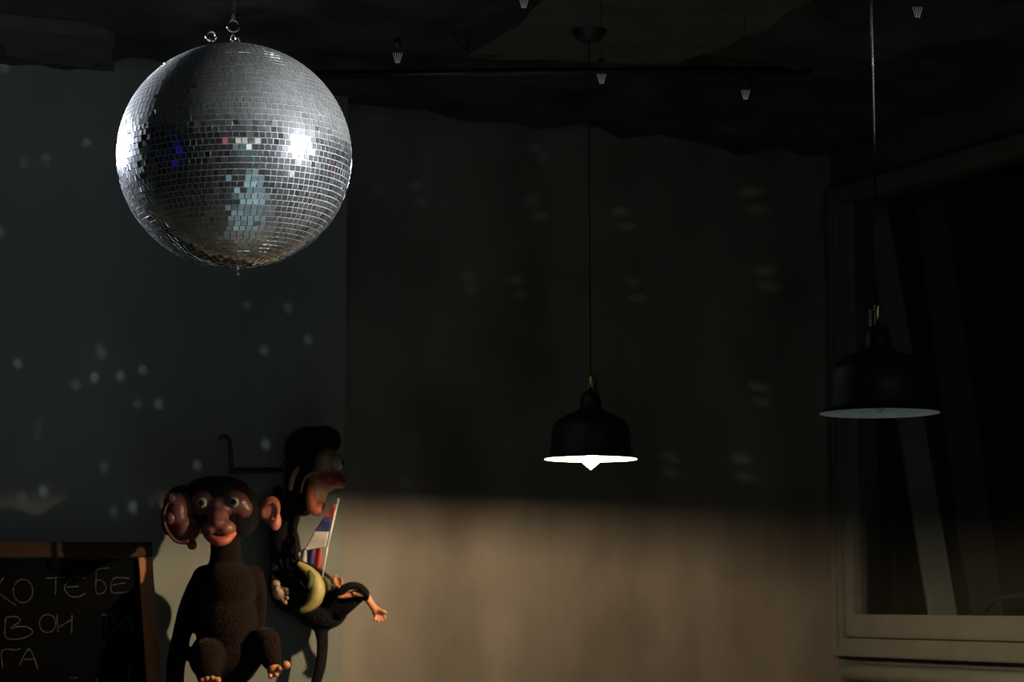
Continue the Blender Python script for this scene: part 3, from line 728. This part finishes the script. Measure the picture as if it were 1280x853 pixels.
# iron bracket the toys hang from
hook = empty('wall_hook', on_back(288, 575, .10), 'black iron wall bracket with a curled end above the brown monkey', 'wall hook')
hY = 5.90
tube('curl', [P(274, 551, hY), P(276, 547, hY), P(281, 545.5, hY), (P(286, 549, hY)), P(287.5, 558, hY), P(289, 575, hY), P(291, 588, hY)], .006, M_BLACK, hook, 8, 5)
tube('arm', [P(289, 588.5, hY), P(320, 588, hY + .05), P(352, 588, hY + .12)], .008, M_BLACK, hook, 8, 3)
tube('wall_fixing', [P(289, 588, hY), on_back(292, 588, .085)], .007, M_BLACK, hook, 8)

# ------------------------------------------------------------------ things behind the window glass
M_PLANK = mat('pale_grey_plank', (0.30, 0.33, 0.31), 0.7, noise_scale=9, color2=(0.38, 0.41, 0.39), stretch=(1, 1, .15))
M_PLANK2 = mat('dark_grey_plank', (0.07, 0.078, 0.085), 0.7, noise_scale=9, color2=(0.10, 0.11, 0.115), stretch=(1, 1, .15))
def plank(q0, q1, w, off0, off1, m, label):
    p0 = on_right(q0[0], q0[1], off0); p1 = on_right(q1[0], q1[1], off1)
    d = (p1 - p0).normalized(); p1 = p1 + d * ((0.006 - p1.z) / d.z)     # down to the floor
    p0 = p0 - d * 0.12
    side = cv(1, 0.15).normalized(); side = (side - d * side.dot(d)).normalized(); th = side.cross(d)
    h = (p0 - p1).length
    bm = bmesh.new(); bm_box(bm, Vector((0, 0, 0)), Vector((1, 0, 0)), Vector((0, 1, 0)), UP, -w / 2, w / 2, -.011, .011, 0, h)
    bmesh.ops.recalc_face_normals(bm, faces=bm.faces); bmesh.ops.bevel(bm, geom=bm.edges[:], offset=.002, segments=1, affect='EDGES')
    o = from_bm('plank', bm, m, smooth=False)
    zax = -d; yax = zax.cross(side)
    o.matrix_world = Matrix.Translation(p1 + UP * .004) @ Matrix((side, yax, zax)).transposed().to_4x4()
    return tag(o, label, 'plank', 'planks leaning behind the window')
plank((1088, 236), (1178, 768), .092, -.34, -.30, M_PLANK, 'pale plank leaning diagonally behind the window glass')
plank((1083, 300), (1088, 768), .060, -.13, -.125, M_PLANK2, 'dark upright plank behind the glass beside the window jamb')  # strip shaped like the jamb's reflection in the pane
plank((1111, 400), (1119, 768), .026, -.42, -.38, M_PLANK2, 'narrow upright batten behind the glass beside the pale leaning plank')
plank((1160, 236), (1232, 768), .115, -.62, -.50, M_PLANK2, 'wide dark plank leaning behind the window beyond the pale one')
tp = [on_right(1233, 764, -.14), on_right(1237, 757, -.14), on_right(1248, 749, -.15), on_right(1268, 745, -.16), on_right(1295, 745, -.17), on_right(1312, 752, -.17), on_right(1316, 770, -.17)]
tag(tube('chrome_rail', tp + [Vector((tp[-1].x, tp[-1].y, 0.005))], .006, M_CHROME, None, 10, 5), 'curved chrome tube behind the lower window glass', 'rail')

# ------------------------------------------------------------------ ceiling fittings
cy = 5.75
tag(tube('ceiling_pipe', [P(395, 94, cy), P(640, 91, cy), P(1012, 88, cy + .1), P(1014, 80, cy + .1), room(.5, 1.2, CEIL + .05)], .013, M_BLACK, None, 12), 'long thin black pipe running along under the ceiling', 'pipe')
tag(tube('ceiling_cable', [P(548, 8, 5.4), P(562, 38, 5.5), P(585, 66, 5.6), P(605, 72, 5.6), P(640, 64, 5.6), P(668, 48, 5.55), P(690, 10, 5.4), P(692, -20, 5.4)], .004, M_CORDB, None, 8, 6), 'loose black cable sagging from the ceiling', 'cable')
M_FIL = mat('dim_filament', (.4, .35, .25), .4, emis=(.75, .85, .8), strength=0.11, noise_scale=20, color2=(.45, .4, .3))
mgl = bpy.data.materials.new('clear_bulb_glass'); mgl.use_nodes = True
nt = mgl.node_tree; nt.nodes.clear()
o_ = nt.nodes.new('ShaderNodeOutputMaterial'); mx = nt.nodes.new('ShaderNodeMixShader'); tr = nt.nodes.new('ShaderNodeBsdfTransparent'); gl = nt.nodes.new('ShaderNodeBsdfGlossy')
gl.inputs['Roughness'].default_value = 0.05; mx.inputs[0].default_value = 0.015
nt.links.new(tr.outputs[0], mx.inputs[1]); nt.links.new(gl.outputs[0], mx.inputs[2]); nt.links.new(mx.outputs[0], o_.inputs[0])
places = {'hanging between the disco ball and the sagging cable': (497, 73, 4.9), 'hanging beside the cord of the lit lamp': (752, 99, 5.0), 'hanging over the sagging cable at the ceiling': (655, 4, 4.7),
          'hanging below the pale ceiling patch toward the window': (932, 119, 5.2), 'hanging beside the cord of the unlit lamp': (1147, 16, 4.6)}
for txt, (x, y, Y) in places.items():
    c = P(x, y, Y)
    b = empty('filament_bulb', c, 'tiny clear filament bulb ' + txt, 'bulb', 'tiny clear bulbs under the ceiling')
    lathe('glass', c, [(0, -.017), (.008, -.0155), (.014, -.008), (.016, .002), (.014, .013), (.009, .024), (.007, .03)], mgl, b, 24)
    lathe('cap', c, [(0, .05), (.006, .049), (.0085, .046), (.0085, .03), (.007, .028), (0, .028)], M_BLACK, b, 20)
    bm = bmesh.new()
    for i in range(5):
        a = -1 + i / 2
        bm_tube(bm, [c + cv(a * .0105, -.002 * (i % 2), .013), c + cv(a * .004, -.002 * (i % 2), -.011)], .0007, 5)
    from_bm('filament', bm, M_FIL, b)
    tube('flex', [c + UP * .048, Vector((c.x, c.y, CEIL + .04))], .0012, M_CORDB, b, 6)

# added glowing panels out of view, placed for the mirror tiles to reflect
def glow(name, a0, a1, b0, b1, z0, z1, col, st, label, cat):
    t = empty(name, room((a0 + a1) / 2, (b0 + b1) / 2, z0), label, cat)
    rbox('housing', a0 - .02, a1 + .02, b0 + (b1 - b0) * .4, b1, z0 - .02, z1 + .02, M_BLACK, t, .004)
    rbox('diffuser', a0, a1, b0, b0 + (b1 - b0) * .39, z0, z1, mat(name + '_glow', col, .5, emis=col, strength=st, noise_scale=3, color2=col), t, .004)
glow('added_white_panel', 1.6, 5.6, WD - .10, WD - .002, 1.60, 2.5, (1.0, .97, .85), .62, 'added white glow panel behind the camera, reflected in the mirror tiles', 'glow panel')
glow('added_red_panel', 5.7, 7.4, WD - .08, WD - .002, .9, 1.9, (1.0, .22, .17), .40, 'added red glow panel behind the camera, reflected in the mirror tiles', 'sign')
glow('added_blue_panel', WL - .10, WL - .03, 2.4, 5.0, .9, 2.3, (.03, .03, 1.0), .14, 'added blue glow panel on the left side wall, reflected in the mirror tiles', 'lamp')

# ------------------------------------------------------------------ small spot lights at the ball, standing in for its mirror flecks
FL = [  # (pixel x, y, strength)
 (22, 455, 1.0), (95, 482, .6), (118, 472, 1.1), (150, 470, 1.0), (178, 462, .9), (124, 436, .5), (128, 444, .5), (172, 505, .4), (198, 505, 1.0), (54, 614, 1.0), (28, 622, .4), (142, 640, .4), (166, 634, 1.0), (190, 628, .3),
 (130, 584, .4), (246, 582, .7), (332, 556, .9), (48, 530, .2), (46, 545, .2), (330, 438, .6), (385, 425, .5), (308, 382, .4), (360, 385, .4), (108, 178, .8), (58, 198, .6), (0, 290, .8), (6, 84, .8), (30, 203, .4),
 (472, 238, .3), (520, 232, .6), (528, 254, .5), (505, 284, .25), (668, 184, .5), (680, 196, .4), (665, 250, .5), (675, 270, .6), (775, 264, .7), (785, 284, .6), (585, 345, .4), (588, 362, .4), (645, 350, .6), (650, 368, .5),
 (792, 352, .7), (797, 372, .7), (940, 240, .7), (948, 262, .6), (955, 338, .7), (962, 358, .6), (948, 484, .8), (952, 502, .7), (838, 572, .6), (836, 590, .5), (926, 574, 1.0), (930, 596, .8), (505, 604, .5), (510, 620, .4),
 (985, 160, .6), (995, 185, .5), (710, 140, .5), (600, 145, .4), (455, 325, .3), (550, 458, .3), (475, 150, .3), (785, 636, .5), (645, 632, .4), (500, 330, .2), (770, 200, .2), (880, 300, .2)]
for i, (x, y, s) in enumerate(FL):
    off = .0 if x > 425 else (.04 if x > 300 else .09)
    tgt = on_back(x, y, off)
    d = (tgt - BALL).normalized()
    o = spot_light('fleck_spot', BALL + d * (BR + .004), tgt, (9.0 if x < 425 else 2.6) * s * (tgt - BALL).length_squared, (.88, .93, 1.0) if x < 700 else (1.0, .93, .82), math.radians(1.15 if x > 425 else 1.3), 1.0, 0.012)
    o.scale = (0.62, 1, 1) if x < 425 else (1.15, 0.8, 1)
for x, y, s in ((1150, 328, 1.2), (1150, 350, 1.0), (1185, 300, .4)):
    tgt = on_right(x, y, -.25); d = (tgt - BALL).normalized()
    spot_light('fleck_spot', BALL + d * (BR + .004), tgt, 10 * s * (tgt - BALL).length_squared / 4, (.9, .95, 1.0), math.radians(1.2), 1.0, .012)
for x, y in ((1088, 90), (1088, 138), (1090, 178)):
    tgt = P(x, y, 4.14); d = (tgt - BALL).normalized()
    spot_light('fleck_spot', BALL + d * (BR + .004), tgt, 26 * (tgt - BALL).length_squared / 4, (1, .96, .85), math.radians(1.0), 1.0, .012)
